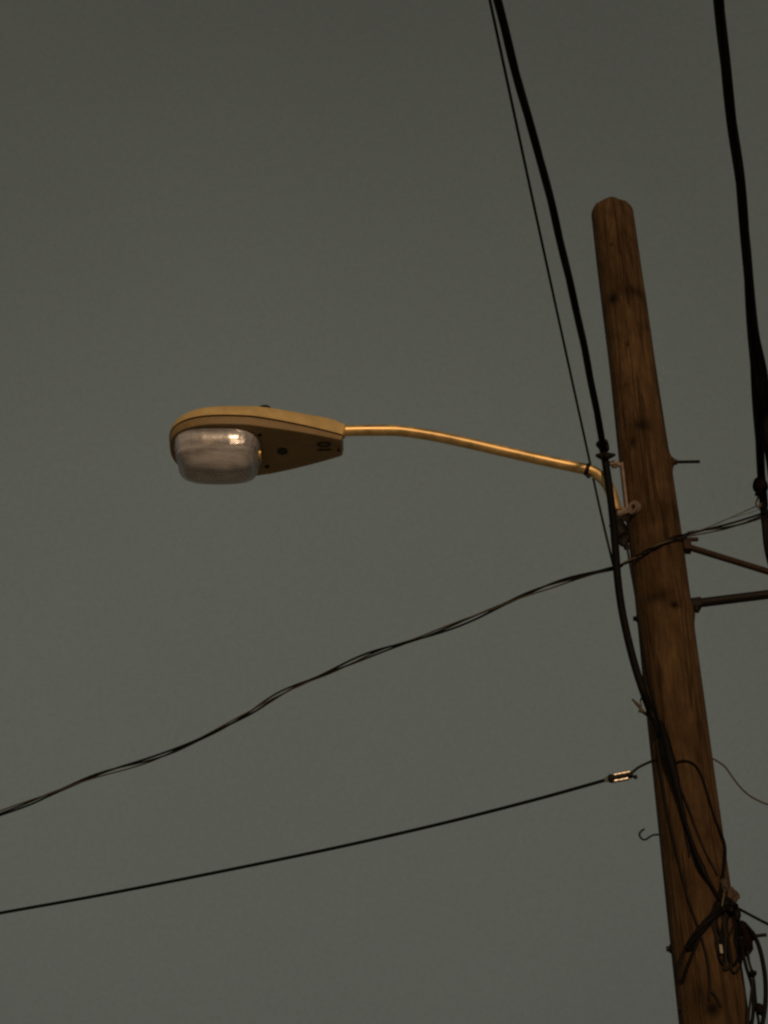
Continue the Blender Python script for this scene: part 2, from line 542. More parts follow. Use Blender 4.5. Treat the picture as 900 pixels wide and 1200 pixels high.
rs.append([W(s, w, zb(s)) for s, w in O2])
for t in (0.25, 0.5, 0.75, 1.0):
    ring = []
    for s, w in O2:
        a, b = lens_for(s, w, 0.965)
        s2, w2 = s + (a - s) * t, w + (b - w) * t
        ring.append(W(s2, w2, zb(s2) + 0.0005))
    rs.append(ring)
rs.append([W(*lens_for(s, w, 0.955), zb(0.5) + 0.02) for s, w in O2])
MB().rings(rs).build('lower_housing', M['paint_under_shade'], lamp, sharp=35)
# reflector dish inside
rs = []
for k in (0.96, 0.9, 0.8, 0.65, 0.45, 0.25, 0.06):
    rs.append([W(*lens_pt(2 * math.pi * i / 72, k, 3.0), zb(0.5) + 0.014 + 0.06 * (1 - k ** 2.2)) for i in range(72)])
MB().rings(rs, close_last=True).build('reflector', M['reflector'], lamp)
# bulb
bc = W(LC - 0.02, 0.0, zb(0.5) - 0.020)
mb = MB()
prof = [(-0.115, 0.012), (-0.10, 0.019), (-0.06, 0.021), (-0.03, 0.026), (0.0, 0.036), (0.04, 0.036), (0.068, 0.028), (0.085, 0.012), (0.09, 0.002)]
mb.tube([bc + Vector((-a * math.cos(R(7)), -a * math.sin(R(7)), 0)) for a, r in prof], [r for a, r in prof], 20)
mb.build('bulb', M['bulb'], lamp)
mb = MB(); mb.tube([bc + Vector((0.112, 0, 0)), bc + Vector((0.155, 0, 0.004))], 0.024, 16)
mb.build('socket', M['gold_glint'], lamp)
# bowl lens with a flange
rs = []
D_ = 0.100
N_ = 312
rs.append([W(*lens_pt(2 * math.pi * i / N_, 1.03), zb(0.5) - 0.003) for i in range(N_)])
rs.append([W(*lens_pt(2 * math.pi * i / N_, 1.03), zb(0.5) - 0.009) for i in range(N_)])
for i in range(0, 38):
    a = min(i / 37 * math.pi / 2, R(89.5))
    kw = math.cos(a) ** (2 / 2.1); ks = math.cos(a) ** 0.26; zz = math.sin(a) ** (2 / 2.1) if i else 0
    ring = []
    for j in range(N_):
        an = 2 * math.pi * j / N_
        s_, w_ = lens_pt(an, 1.0, 3.9)
        s_, w_ = (s_ - LC) / LA, w_ / LB
        ridge = 0.022 * math.exp(-((zz - 0.62) / 0.035) ** 2)                # moulded seam round the bowl
        for c_ in (42, 138, 222, 318):                                        # and the four corner ribs
            ridge += 0.020 * math.exp(-((math.degrees(an) - c_) / 3.0) ** 2) * (1 - zz)
        for c_ in range(0, 360, 12):
            ridge += 0.004 * math.exp(-((math.degrees(an) - c_) / 2.5) ** 2) * (1 - zz)
        step = 1.0 + ridge
        kk = ks * (1 - 0.05 * zz)
        sag = 1 - 0.20 * abs(s_ * kk) ** 2.2                    # the bowl is deepest in the middle
        ring.append(W(LC + LA * s_ * kk * step, LB * w_ * kw * step, zb(0.5) - 0.010 - 0.116 * zz * sag))
    rs.append(ring)
MB().rings(rs, close_last=True).build('lens', M['lens'], lamp, sharp=50)
# added plates inside the bowl, angled to throw a bright glint at the camera
for (qx, qy, qY, hx_, hz2, tl) in ((279, 517.5, 5.258, 0.034, 0.017, 0.0), (262, 526, 5.262, 0.062, 0.0075, 0.03)):
    c_ = P(qx, qy, qY)
    nv = ((CAM - c_).normalized() + Vector((math.sin(R(7)) * math.cos(R(8)), -math.cos(R(7)) * math.cos(R(8)), math.sin(R(8))))).normalized()
    ux = (X - nv * X.dot(nv)).normalized(); uz = nv.cross(ux)
    if uz.z < 0: uz = -uz
    ux = (ux + uz * tl).normalized()
    fr_ = []
    for iz in range(7):
        b_ = -1 + iz / 3
        fr_.append([c_ + ux * hx_ * (-1 + ix / 6) * (1 - 0.12 * b_ * b_) + uz * hz2 * b_ * (1 + 0.25 * math.sin(ix * 1.7)) - nv * 0.0022 * (-1 + ix / 6) ** 2 * hx_ / 0.05 for ix in range(13)]
                   + [c_ + ux * hx_ * (-1 + ix / 6) * (1 - 0.12 * b_ * b_) + uz * hz2 * b_ * (1 + 0.25 * math.sin(ix * 1.7)) - nv * (0.0022 * (-1 + ix / 6) ** 2 * hx_ / 0.05 + 0.002) for ix in range(12, -1, -1)])
    MB().rings(fr_, True, True).build('lens_glint_plate', M['glint_plate'], lamp)
# details under the head
def disc_under(px, py, r, h, name, m, squash=1.0):
    z = zb(0.25)
    p = PZ(px, py, z - 0.001)
    mb = MB()
    ring = lambda rr, zz: [p + Vector((math.cos(2 * math.pi * i / 20) * rr, math.sin(2 * math.pi * i / 20) * rr * squash, zz)) for i in range(20)]
    mb.rings([ring(r, 0.004), ring(r, -h * 0.6), ring(r * 0.85, -h), ring(r * 0.4, -h * 0.8)], close_last=True)
    return mb.build(name, M[m], lamp)
disc_under(331, 529, 0.021, 0.004, 'knockout_plug', 'black_print')
disc_under(304.5, 509.5, 0.008, 0.004, 'screw', 'dark_steel')
disc_under(313, 546.5, 0.010, 0.004, 'screw', 'dark_steel')
disc_under(397, 527, 0.007, 0.006, 'screw', 'dark_steel')
# the number on the underside
fc = bpy.data.curves.new('number_text', 'FONT'); fc.body = '10'; fc.size = 0.072; fc.align_x = 'CENTER'; fc.align_y = 'CENTER'; fc.extrude = 0.0006; fc.offset = 0.0012
fo = bpy.data.objects.new('number_text', fc); COL.objects.link(fo)
bpy.context.view_layer.update()
tm = bpy.data.meshes.new_from_object(fo.evaluated_get(bpy.context.evaluated_depsgraph_get()))
bpy.data.objects.remove(fo)
ct = PZ(380, 523, zb(0.08) - 0.002)
bb = [v.co for v in tm.vertices]
cx = (min(v.x for v in bb) + max(v.x for v in bb)) / 2; cy = (min(v.y for v in bb) + max(v.y for v in bb)) / 2
slope = (zb(0.15) - zb(0.02)) / 0.13
for v in tm.vertices:
    u, w_, t_ = v.co.x - cx, v.co.y - cy, v.co.z
    v.co = Vector((-w_ * 1.1, -u * 0.95, -0.0012 - t_ + w_ * slope)) + ct - parent_world(lamp)
tm.materials.clear(); tm.materials.append(M['black_print'])
tm.name = 'number_marking'
to = bpy.data.objects.new('number_marking', tm); COL.objects.link(to); to.parent = lamp; to['label'] = 'black number 10 on the underside'
# photocell on top, back end collar
pc = W(0.327, 0.0, ZS + 0.104)
mb = MB(); prof = [(0.0, 0.040), (0.055, 0.039), (0.072, 0.036), (0.085, 0.028), (0.092, 0.014), (0.093, 0.002)]
mb.tube([pc + Z * a for a, r in prof], [r for a, r in prof], 20); mb.build('photocell', M['black_box'], lamp)
ec = P(402, 505, LY)
mb = MB(); mb.tube([ec + X * -0.02, ec + X * 0.006, ec + X * 0.010], [0.032, 0.032, 0.026], 18); mb.build('arm_collar', M['paint'], lamp)
# bracket: a channel plate on the pole's left face, with a bolting lug
mb = MB()
pl = [on_pole(720, 541, 0.006), on_pole(727, 575, 0.006), on_pole(733, 607, 0.006)]
plx = PX - pole_r(6.0)
ztop_, zbot = P(722, 539, LY).z, P(733, 606, LY).z
rad = (Vector((-0.97, -0.24, 0))).normalized(); tan_ = Z.cross(rad)
pc0 = Vector((PX, PY, 0)) + rad * (pole_r(6.0) + 0.006)
mb.box(pc0 + Z * (ztop_ + zbot) / 2, rad, tan_, Z, 0.005, 0.013, (ztop_ - zbot) / 2, 0.003)
bot = P(722.5, 600, LY)
mb.box((bot + pc0 + Z * bot.z) / 2 - rad * 0.004, rad, tan_, Z, 0.030, 0.020, 0.022, 0.004)
br = mb.build('mounting_bracket', M['galv'], lamp)
lug_c = on_pole(742.5, 595, 0.014)
ln = Vector((lug_c.x - PX, lug_c.y - PY, 0)).normalized(); lt = Z.cross(ln)
mb = MB()
ring = lambda rr, o: [lug_c + (lt * math.cos(2 * math.pi * i / 24) + Z * math.sin(2 * math.pi * i / 24)) * rr + ln * o for i in range(24)]
mb.rings([ring(0.0125, -0.010), ring(0.0125, 0.006), ring(0.029, 0.006), ring(0.029, -0.010)])
la, lb = P(722.5, 604, 5.31), on_pole(737, 599, 0.014)
mb.box((la + lb) / 2, (lb - la).normalized(), (lb - la).normalized().cross(ln), ln, (lb - la).length / 2 + 0.006, 0.024, 0.006, 0.002)
lug = mb.build('lug', M['galv'], br)
mb = MB(); mb.tube([lug_c - ln * 0.014, lug_c - ln * 0.006], 0.0122, 10); mb.build('bolt', M['dark_steel'], br, smooth=False)
mb = MB(); s0 = P(727, 545, LY - 0.03); s1 = P(713, 543, LY - 0.04); mb.tube([s0, s1], 0.010, 8); mb.tube([s1.lerp(s0, .35), s1.lerp(s0, .7)], 0.018, 6)
mb.build('upper_stud', M['galv'], br, smooth=False)
cl = arm_pts[9 * 8 - 2]
mb = MB(); t_ = (arm_pts[9 * 8] - arm_pts[9 * 8 - 4]).normalized()
mb.tube([cl - t_ * 0.008, cl + t_ * 0.008], 0.026, 18); mb.box(cl - Z * 0.030, t_, Yv, Z, 0.008, 0.006, 0.010, 0.002)
mb.build('arm_clamp', M['dark_steel'], lamp)

# ------------------------------------------------------------------ thick overhead cable that ends at the lamp arm
ZC = P(707, 528, 5.285).z
a0 = P(708, 528, 5.285); a1 = PZ(583, 0, ZC + 0.05)
dirc = (a1 - a0)
mid = PZ(637.3, 203, ZC + 0.03); midb = PZ(663.3, 312, ZC + 0.015); mid2 = PZ(683.2, 400, ZC + 0.006)
far = [a1 + dirc * k - Z * 0.0 for k in (1.0, 3.0, 7.0)]
path_up = resample(smooth_path([a0, mid2, midb, mid, a1] + far, 14), 0.02)
oc = thing('overhead_cable', a0, 'thick black cable clamped above the lamp arm, then drooping down to the pole', 'cable', 'thick black overhead cables')
twist(path_up, 0.0042, 0.0102, 1.1, 3).build('cable_span', M['rubber'], oc)
low_px = [(707, 526, 5.285), (710, 545, 5.297), (714, 572, 5.302), (718, 605, 5.30), (721, 640, 5.295), (723.5, 675, 5.29), (728, 710, 5.285), (735, 745, 5.28), (744, 780, 5.28), (753, 808, 5.285)]
low = smooth_path([P(*p) for p in low_px] + [on_pole(764, 838, 0.010), on_pole(774, 862, 0.008)], 10)
MB().tube(low, [0.0155] * 40 + [0.0150] * (len(low) - 40), 12).build('cable_tail', M['rubber'], oc)
mb = MB()
ca, cb = P(706, 516, 5.275), P(708.5, 529, 5.285)
mb.tube([ca.lerp(cb, t) for t in (0, .1, .5, .9, 1)], [0.014, 0.021, 0.023, 0.021, 0.016], 10)
mb.tube([P(705.5, 519, 5.27), P(706, 522, 5.27)], 0.026, 6)
mb.build('wedge_clamp', M['dark_steel'], oc, smooth=False)
mb = MB()
for sgn, e in ((-1, P(698, 533.5, 5.275)), (1, P(721, 533, 5.275))):
    c0 = P(708, 535, 5.272)
    mb.tube([c0, c0.lerp(e, .5), e], [0.019, 0.013, 0.005], 8)
mb.build('clamp_wings', M['dark_steel'], oc)
# connector hanging under the bracket
mb = MB()
mb.blob(P(727, 620, 5.33), 0.030, 0.022, 0.050, 0.5, 3)
mb.blob(P(718, 616, 5.31), 0.014, 0.012, 0.014, 0.3, 5)
mb.blob(P(731, 634, 5.335), 0.020, 0.016, 0.030, 0.5, 9)
mb.blob(P(734, 640, 5.335), 0.013, 0.013, 0.020, 0.5, 12)
mb.build('splice', M['dark_steel'], oc)

# thin wire beside it
zt = P(718, 660, 5.32).z
w0 = P(718.5, 662, 5.325)
pw = [w0, P(703, 596, 5.315), P(685, 513, 5.30)]
w3 = PZ(632, 270, P(685, 513, 5.3).z + 0.03); w4 = PZ(574, 0, w3.z + 0.05)
pw += [w3, w4] + [w4 + (w4 - w3) * k for k in (1.5, 5, 10)]
tw = MB().tube(smooth_path(pw, 12), 0.0049, 8).build('overhead_wire', M['rubber_brown'], origin=w0)
tag(tw, 'thin dark overhead wire just left of the thick cable, crossing the lamp arm', 'wire')

# ------------------------------------------------------------------ thick cable on the right
rc0 = P(893, 566, 5.30)
ra1 = PZ(842.5, 0, rc0.z + 0.12); rm = PZ(869, 230, rc0.z + 0.05); rm2 = PZ(882, 400, rc0.z + 0.02)
rd = ra1 - rc0
TIP = P(962, 689, 5.36)
rpath = resample(smooth_path([TIP + Vector((-0.005, 0.03, 0.075)), P(936, 694, 5.40), P(914, 682, 5.40), P(902, 650, 5.38), P(897, 612, 5.34), rc0, rm2, rm, ra1, ra1 + rd * 1.2, ra1 + rd * 4, ra1 + rd * 8], 14), 0.02)
rc = thing('overhead_cable', rc0, 'thick black cable running down along the right edge of the picture, past a round clamp', 'cable', 'thick black overhead cables')
rc['label'] = 'thick black cable at the right, with a round clamp, well clear of the pole'
twist(rpath, 0.0052, 0.0128, 1.3, 3, 1.0).build('cable_span', M['rubber'], rc)
bp_ = [rm.lerp(rm2, .5), P(886, 415, 4.15), P(899, 470, 4.6), P(918, 545, 5.2), P(935, 620, 5.42)]
bp_[0] = rpath[min(range(len(rpath)), key=lambda i: (rpath[i] - PZ(874, 300, rc0.z + .04)).length)]
i1 = min(range(len(rpath)), key=lambda i: (rpath[i] - PZ(881, 385, rc0.z + .02)).length)
Yb = rpath[i1].y
bp_ = [bp_[0], rpath[i1] + Vector((0.008, 0, 0)), P(893, 430, Yb + 0.18), P(903, 480, Yb + 0.45), P(922, 545, 5.15), P(945, 620, 5.36), TIP + Vector((0.045, 0, 0.10)), TIP + Vector((0.03, 0.04, 0.082))]
MB().tube(smooth_path(bp_, 10), 0.017, 10).build('branch_cable', M['rubber'], rc)
bq = [bp_[0], rpath[i1] + Vector((0.004, 0, 0)), P(888.5, 430, Yb + 0.17), P(894, 480, Yb + 0.44), P(901, 530, 5.0), P(909, 580, 5.28), P(926, 640, 5.36), TIP + Vector((-0.05, 0, 0.125)), TIP + Vector((-0.02, 0.04, 0.13))]
MB().tube(smooth_path(bq, 10), 0.0165, 10).build('branch_cable', M['rubber'], rc)
mb = MB(); mb.blob(P(891, 569, 5.26), 0.030, 0.030, 0.038, 0.12, 4, 3)
mb.tube([P(889, 576, 5.27), P(894, 583, 5.28), P(893, 596, 5.29)], [0.022, 0.014, 0.012], 10)
mb.build('suspension_clamp', M['black_box'], rc)
mb = MB(); mb.tube(smooth_path([P(889, 582, 5.24), P(886, 590, 5.235), P(889, 595, 5.24), P(892, 590, 5.25)], 6), 0.004, 6); mb.build('tie_wire', M['grey_wire'], rc)

# ------------------------------------------------------------------ standoff bracket on the right of the pole
tip = P(962, 689, 5.36)
u0, l0 = P(803, 640, 5.36), P(812, 707.5, 5.36)
sb_ = thing('standoff_bracket', u0, 'rusty triangular bracket of two metal tubes sticking out right of the pole', 'bracket')
MB().tube([u0.lerp(tip, i / 10) for i in range(11)], 0.0130, 12).build('upper_tube', M['rust'], sb_)
MB().tube([l0.lerp(tip, i / 10) for i in range(11)], 0.0180, 12).build('lower_tube', M['dark_steel'], sb_)
mb = MB(); mb.box(P(805, 641, 5.36), X, Yv, Z, 0.016, 0.020, 0.022, 0.004); mb.tube([P(800, 632.5, 5.345), P(818, 632, 5.345)], 0.0085, 8)
mb.build('upper_foot', M['rust'], sb_)
mb = MB(); mb.box(P(815, 708, 5.36), (tip - l0).normalized(), Yv, Z, 0.022, 0.020, 0.020, 0.005); mb.blob(P(816, 714, 5.355), 0.014, 0.014, 0.016, 0.3, 2)
mb.build('lower_foot', M['dark_steel'], sb_)
mb = MB(); mb.tube([tip - Z * 0.06, tip + Z * 0.05], 0.02, 12); mb.tube([tip + Z * (0.05 + 0.016 * i) for i in range(7)], [0.03, 0.05, 0.032, 0.05, 0.032, 0.045, 0.02], 18)
mb.build('insulator', M['foam'], sb_)

# ------------------------------------------------------------------ twisted service wires across the picture
c_px = [(0, 953), (60, 930.5), (115, 908.5), (180, 889), (230, 868), (285, 839.5), (330, 812), (385, 788), (440, 764.5), (500, 745), (560, 722), (615, 698), (665, 680), (720, 665.5)]
base = []
for a, b in c_px:
    base.append(P(a, b, 6.5 + (5.335 - 6.5) * (a / 720.0)))
lead = (base[0] - base[2])
pre = [base[0] + lead * k + Z * 0.05 * k * k * 0.2 for k in (10, 5, 2)]
cross = [P(731, 660.5, 5.315), on_pole(743, 654.5, 0.018), on_pole(750, 650.5, 0.016), on_pole(757, 646.5, 0.014), on_pole(765, 642.5, 0.013), on_pole(772, 639, 0.013), on_pole(780, 635, 0.014), on_pole(787, 631.5, 0.016), on_pole(794, 629, 0.018)]
post = [P(815, 624.5, 5.36), P(832, 621, 5.35), P(850, 617.5, 5.34), P(870, 612, 5.33), P(893, 604, 5.33), P(905, 599, 5.33)]
full = smooth_path(pre + base + cross + post, 10)
sd = thing('service_wires', base[-1], 'three thin loosely twisted wires rising from lower left and crossing the pole face', 'wire')
np_, nb = len(pre) * 10, len(pre + base) * 10
def lobes(i):
    """How far apart the strands hang: gaps between pinched places."""
    return 0.35 + 0.65 * abs(math.sin(i * 0.137 + 0.6 * math.sin(i * 0.05)))
for s, (r, m, pm, ph) in enumerate(((0.0044, 'rubber', 1.0, 0.2), (0.0040, 'rubber_brown', 1.0, 2.4), (0.0032, 'bare_wire', 0.9, 4.3))):
    pts = []
    for i, p in enumerate(full):
        am = 0.0100 * lobes(i)
        if i > nb - 8: am = 0.004 if i < nb + 85 else 0.009
        th = i * 0.135 + ph + 0.4 * math.sin(i * 0.061 + s)
        if i > nb + 85: th = ph + i * 0.05
        pts.append(p + Vector((0, math.cos(th) * am * 0.8, math.sin(th) * am * 1.1)))
    MB().tube(pts, r, 8).build('strand', M[m], sd)
for pp, lab in (([on_pole(799, 627, 0.012), P(818, 622, 5.35), P(838, 614.5, 5.33), P(862, 604, 5.31), P(889, 592, 5.29)], 'upper'),
                ([on_pole(800, 627, 0.010), P(825, 620, 5.33), P(850, 609, 5.32), P(875, 602, 5.30), P(890, 597, 5.285)], 'lower')):
    MB().tube(smooth_path(pp, 8), 0.0020 if lab == 'upper' else 0.0013, 6).build('tie_strand', M['grey_wire'], sd)

# ------------------------------------------------------------------ single wire with a bright dead-end clamp
d_px = [(0, 1070), (120, 1048.5), (260, 1021), (400, 992), (520, 964.5), (620, 939), (680, 922.5), (713, 913)]
dp = [P(a, b, 6.0 + (5.24 - 6.0) * a / 713.0) for a, b in d_px]
ld = dp[0] - dp[1]
dfull = smooth_path([dp[0] + ld * 14 + Z * 0.35, dp[0] + ld * 6 + Z * 0.05, dp[0] + ld * 2] + dp, 10)
gw = thing('service_wire', dp[-1], 'straight black wire from lower left, held to the pole by a shiny metal clamp', 'wire')
MB().tube(dfull, 0.0060, 10).build('wire', M['rubber'], gw)
ca, cb = P(712, 913.2, 5.24), P(742, 907.5, 5.235)
cx_ = (cb - ca).normalized(); side = cx_.cross(Vector((0, -CP, -SP))).normalized()
dc = MB()
dc.tube([ca, ca.lerp(cb, .12), ca.lerp(cb, .22)], [0.010, 0.016, 0.014], 12)
dc.tube([ca.lerp(cb, .2), ca.lerp(cb, .95)], 0.0065, 10)
dc.tube([ca.lerp(cb, .82), ca.lerp(cb, .98)], [0.013, 0.011], 10)
dcb = dc.build('dead_end_clamp', M['dark_steel'], gw)
for sg in (1, -1):
    q0, q1 = ca.lerp(cb, .16 if sg > 0 else .24) + side * sg * 0.0105, ca.lerp(cb, .80 if sg > 0 else .92) + side * sg * 0.0105
    MB().tube([q0, q0.lerp(q1, .04), q0.lerp(q1, .96), q1], [0.004, 0.0068, 0.0068, 0.004], 14).build('rod', M['bright'], dcb)
MB().tube([P(709, 914, 5.24), P(713, 913, 5.235)], [0.008, 0.010], 12).build('ferrule', M['bright'], dcb)
MB().tube(smooth_path([P(740, 906, 5.235), P(748, 899.5, 5.25), P(757, 895, 5.28), on_pole(768, 890.5, 0.004), on_pole(780, 888, 0.004)], 8), 0.0048, 8).build('tail_wire', M['rubber_brown'], gw)
mb = MB(); mb.blob(P(744.5, 910.5, 5.235), 0.008, 0.008, 0.008, 0.1, 1); mb.build('end_bolt', M['dark_steel'], dcb)

# hook
hk = smooth_path([P(774, 978, 5.37), P(766, 978.5, 5.37), P(761, 981, 5.37), P(756, 984, 5.37), P(751.5, 982.5, 5.37), P(749.3, 978, 5.37), P(751.5, 974, 5.37), P(755, 971.5, 5.37)], 8)
tag(MB().tube(hk, 0.0036, 8).build('screw_hook', M['dark_steel'], origin=hk[0]), 'small black open hook screwed into the left side of the pole', 'hook')

# bent tan strap stub
st = MB()
st.tube(smooth_path([P(741, 819.5, 5.31), P(745, 823.5, 5.31), P(750, 829, 5.32), P(754, 834.5, 5.33), on_pole(759, 838, 0.003)], 5), [0.0045] * 5 + [0.0065] * 16, 8)
st.tube(smooth_path([P(752, 817, 5.32), P(750.5, 822, 5.315), P(752, 828, 5.32)], 5), 0.003, 6)
st.tube([P(749, 833, 5.315), P(752, 834, 5.32)], 0.006, 6)
tag(st.build('cable_staple', M['bare_wire'], origin=P(754, 834, 5.33)), 'small bent tan metal strap end sticking out left where the thick cable meets the pole', 'strap')

# ------------------------------------------------------------------ wires on the pole's face
GW = 'wires running down the pole face'
def face_wire(px, rad, m, label, n=8, name='pole_wire'):
    pts = [on_pole(a, b, (rad if not hasattr(rad, '__len__') else max(rad)) * 0.75 + 0.0015) if len(p_) == 2 else P(a, b, p_[2]) for p_ in px for a, b in [p_[:2]]]
    path = smooth_path(pts, n)
    if hasattr(rad, '__len__'):
        rr = []
        for i in range(len(path)):
            t = i / (len(path) - 1) * (len(rad) - 1); k = min(int(t), len(rad) - 2)
            rr.append(rad[k] + (rad[k + 1] - rad[k]) * (t - k))
    else: rr = rad
    return tag(MB().tube(path, rr, 10).build(name, M[m], origin=pts[0]), label, 'wire', GW)
face_wire([(735, 642, 5.33), (738, 660, 5.335), (742.5, 685, 5.34), (747.5, 715, 5.345), (753, 750), (760, 790), (768, 825), (774, 850)], 0.0045, 'rubber_brown',
          'thin dark wire along the left edge of the pole below the lamp bracket')
face_wire([(770, 868), (772, 890), (777, 920), (783, 955), (790, 985), (798, 1020), (808, 1058), (820, 1092), (829, 1125), (832, 1155), (831, 1172)], 0.0042, 'rubber_brown',
          'thin dark wire down the left side of the pole face past the hook')
face_wire([(774, 845), (780, 868), (785, 890), (791, 912), (797, 938), (803, 962), (810, 985), (818, 1007), (823, 1018), (829, 1029), (837, 1042), (845, 1056)],
          [0.008, 0.017, 0.019, 0.015, 0.009, 0.0075, 0.0075, 0.011, 0.013, 0.0075, 0.0045, 0.0045], 'rubber', 'thickest black cable down the middle of the pole face, swollen in two places')
face_wire([(794, 915), (800, 930), (808, 950), (816, 972), (826, 997), (837, 1018), (841, 1026)], 0.0040, 'rubber_brown', 'thin dark wire just right of the thickest cable on the pole face')
face_wire([(801, 965), (804, 980), (807, 992), (808, 1004)], [0.003, 0.005, 0.005, 0.003], 'rubber_brown', 'short dark wire end just left of the thickest cable on the pole face')
face_wire([(788, 896), (797, 892), (806, 892), (815, 897), (822, 909), (829, 930), (837, 956), (844, 975), (849, 990), (849.5, 1005), (847.5, 1022), (845, 1040), (842, 1058)],
          [0.0035, 0.0035, 0.0035, 0.0035, 0.0036, 0.0038, 0.004, 0.0055, 0.006, 0.006, 0.006, 0.006, 0.006], 'rubber', 'dark wire arching out over the pole face to its right edge')
# diagonal bundle under the clump
bpth = resample(smooth_path([on_pole(852, 1056, .016), on_pole(840, 1068, .012), on_pole(827, 1083, .010), on_pole(815, 1098, .008), on_pole(806, 1112, .005)], 8), 0.01)
tag(twist(bpth, 0.0075, 0.0068, 0.42, 4, 0.6).build('wire_bundle', M['rubber'], origin=bpth[0]), 'thick dark bundle of wires slanting down to the left below the brown lump', 'wire', GW)
face_wire([(822, 1092), (814, 1112), (806, 1132), (799.5, 1151)], [0.006, 0.006, 0.0055, 0.005], 'rubber', 'straight black wire end slanting down left under the dark bundle')
face_wire([(820, 1085), (808, 1105), (799, 1120), (795, 1138), (797, 1150)], 0.006, 'rubber_brown', 'dark wire curving round the lower left edge of the pole')
face_wire([(838, 1066), (838, 1085), (841, 1105), (843, 1122)], 0.004, 'rubber_brown', 'short vertical dark wire left of the pale tag')
face_wire([(853, 1062), (847, 1085), (844, 1105), (843, 1125)], 0.004, 'rubber', 'short slanting black wire just above the pale tag')
face_wire([(832, 1160), (839, 1168), (845, 1180)], 0.004, 'rubber_brown', 'short dark wire forking right near the bottom of the pole')
face_wire([(848, 1056), (851, 1075), (850, 1092), (853, 1108)], 0.0042, 'rubber', 'black wire dropping straight from the brown lump through the wire loops')
face_wire([(856, 1058), (860, 1076), (863, 1096), (864, 1112)], 0.0046, 'rubber', 'black wire dropping from the brown lump along the right edge of the pole')
face_wire([(842, 1050), (836, 1062), (834, 1078), (837, 1092)], 0.0036, 'rubber_brown', 'short dark wire curling left of the lump onto the bare pole')
# loose wire to the right
lw_ = [P(833, 888.5, 5.37), P(838, 890.5, 5.36), P(849, 898, 5.35), P(858, 910, 5.34), P(868, 923, 5.33), P(881, 934, 5.32), P(900, 942.5, 5.31), P(925, 946, 5.31), P(960, 940, 5.32), P(1040, 912, 5.36), P(1250, 850, 5.6), P(1700, 760, 6.4), P(3000, 560, 9.0)]
tag(MB().tube(smooth_path(lw_, 8), 0.0034, 8).build('loose_wire', M['grey_wire'], origin=lw_[0]), 'thin grey loose wire hanging in a curve off the right side of the pole', 'wire')
lw2 = [on_pole(864, 1064, 0.02), P(876, 1070.5, 5.30), P(900, 1083, 5.32), P(960, 1112, 5.4), P(1200, 1200, 5.9), P(2200, 1480, 8.5)]
tag(MB().tube(smooth_path(lw2, 8), 0.0048, 8).build('loose_wire', M['rubber'], origin=lw2[0]), 'straight black wire leaving right from the dark clump low on the pole', 'wire')

# ------------------------------------------------------------------ clump low on the right side
lump = thing('wire_anchor', on_pole(852, 1055), 'rough brown insulator lump on the right edge of the pole where the low wires meet', 'insulator')
mb = MB(); mb.blob(on_pole(848.5, 1037, 0.012), 0.014, 0.014, 0.022, 0.5, 2, 3); mb.blob(on_pole(858, 1049, 0.012), 0.018, 0.018, 0.028, 0.7, 6, 3)
mb.blob(P(861, 1050, 5.33), 0.012, 0.012, 0.022, 0.8, 8, 3); mb.build('lump', M['foam'], lump)
mb = MB(); mb.blob(on_pole(853, 1062, 0.014), 0.028, 0.024, 0.024, 0.5, 11, 4); mb.blob(on_pole(843, 1064, 0.008), 0.018, 0.016, 0.022, 0.5, 14, 4); mb.blob(on_pole(862, 1070, 0.012), 0.015, 0.016, 0.030, 0.5, 15, 4)
mb.build('tape_wrap', M['rubber'], lump)
mb = MB(); mb.tube(smooth_path([on_pole(846, 1062, 0.024), on_pole(848, 1050, 0.028), on_pole(849, 1043, 0.026)], 5), 0.003, 6); mb.build('bare_tie', M['bare_wire'], lump)

tg = on_pole(845, 1112, 0.014); tn = Vector((tg.x - PX, tg.y - PY, 0)).normalized()
MB().box(tg, Z.cross(tn), tn, Z, 0.0050, 0.0015, 0.015, 0.0008).build('tag', M['tag'], lump)
random.seed(3)
LOOPN = ['nearest the middle of the pole', 'just left of the pale tag', 'just right of the pale tag', 'widest of its cluster', 'hanging lowest of its cluster', 'tight against the right edge of the pole']
for q, (xa, xb, xc, yb, r) in enumerate(((841, 838, 846, 1118, .0060), (846, 841, 850, 1130, .0066), (850, 848, 856, 1136, .0072), (855, 851, 864, 1131, .0070), (859, 857, 867, 1140, .0066), (863, 863, 868, 1126, .0060))):
    jt = lambda a: random.uniform(-a, a)
    face_wire([(xa, 1064 + q % 2 * 3), (xb + 1 + jt(5), 1080), (xb + jt(4), 1100), (xb + 1 + jt(3), yb - 12), ((xb + xc) / 2 + jt(3), yb), (min(868, xc - 0.5 + jt(3)), yb - 9 + jt(5)), (min(868, xc + jt(5)), 1104), (min(866, xc - 2 + jt(6)), 1084), (xa + 3, 1068)],
              r * random.uniform(0.45, 0.8), 'rubber' if q % 2 else 'rubber_brown', 'dark wire loop below the brown lump, ' + LOOPN[q])

sp = thing('splice_closure', P(874, 1098, 5.30), 'dark cable splice with a stub bolt hanging beside the pole', 'splice')
mb = MB(); mb.tube([P(868, 1080, 5.31), P(871, 1088, 5.31), P(876, 1100, 5.31), P(878, 1112, 5.31), P(876, 1118, 5.31)], [0.010, 0.014, 0.017, 0.014, 0.007], 10)
mb.blob(P(879, 1097, 5.31), 0.014, 0.016, 0.022, 0.8, 21, 3); mb.blob(P(873, 1106, 5.30), 0.012, 0.012, 0.03, 0.8, 23, 3); mb.build('body', M['black_box'], sp)
mb = MB(); mb.tube([P(880, 1097, 5.31), P(886, 1097.5, 5.31)], 0.010, 6); mb.tube([P(884, 1097, 5.31), P(898, 1095.5, 5.31)], 0.0062, 8); mb.build('stub_bolt', M['dark_steel'], sp)

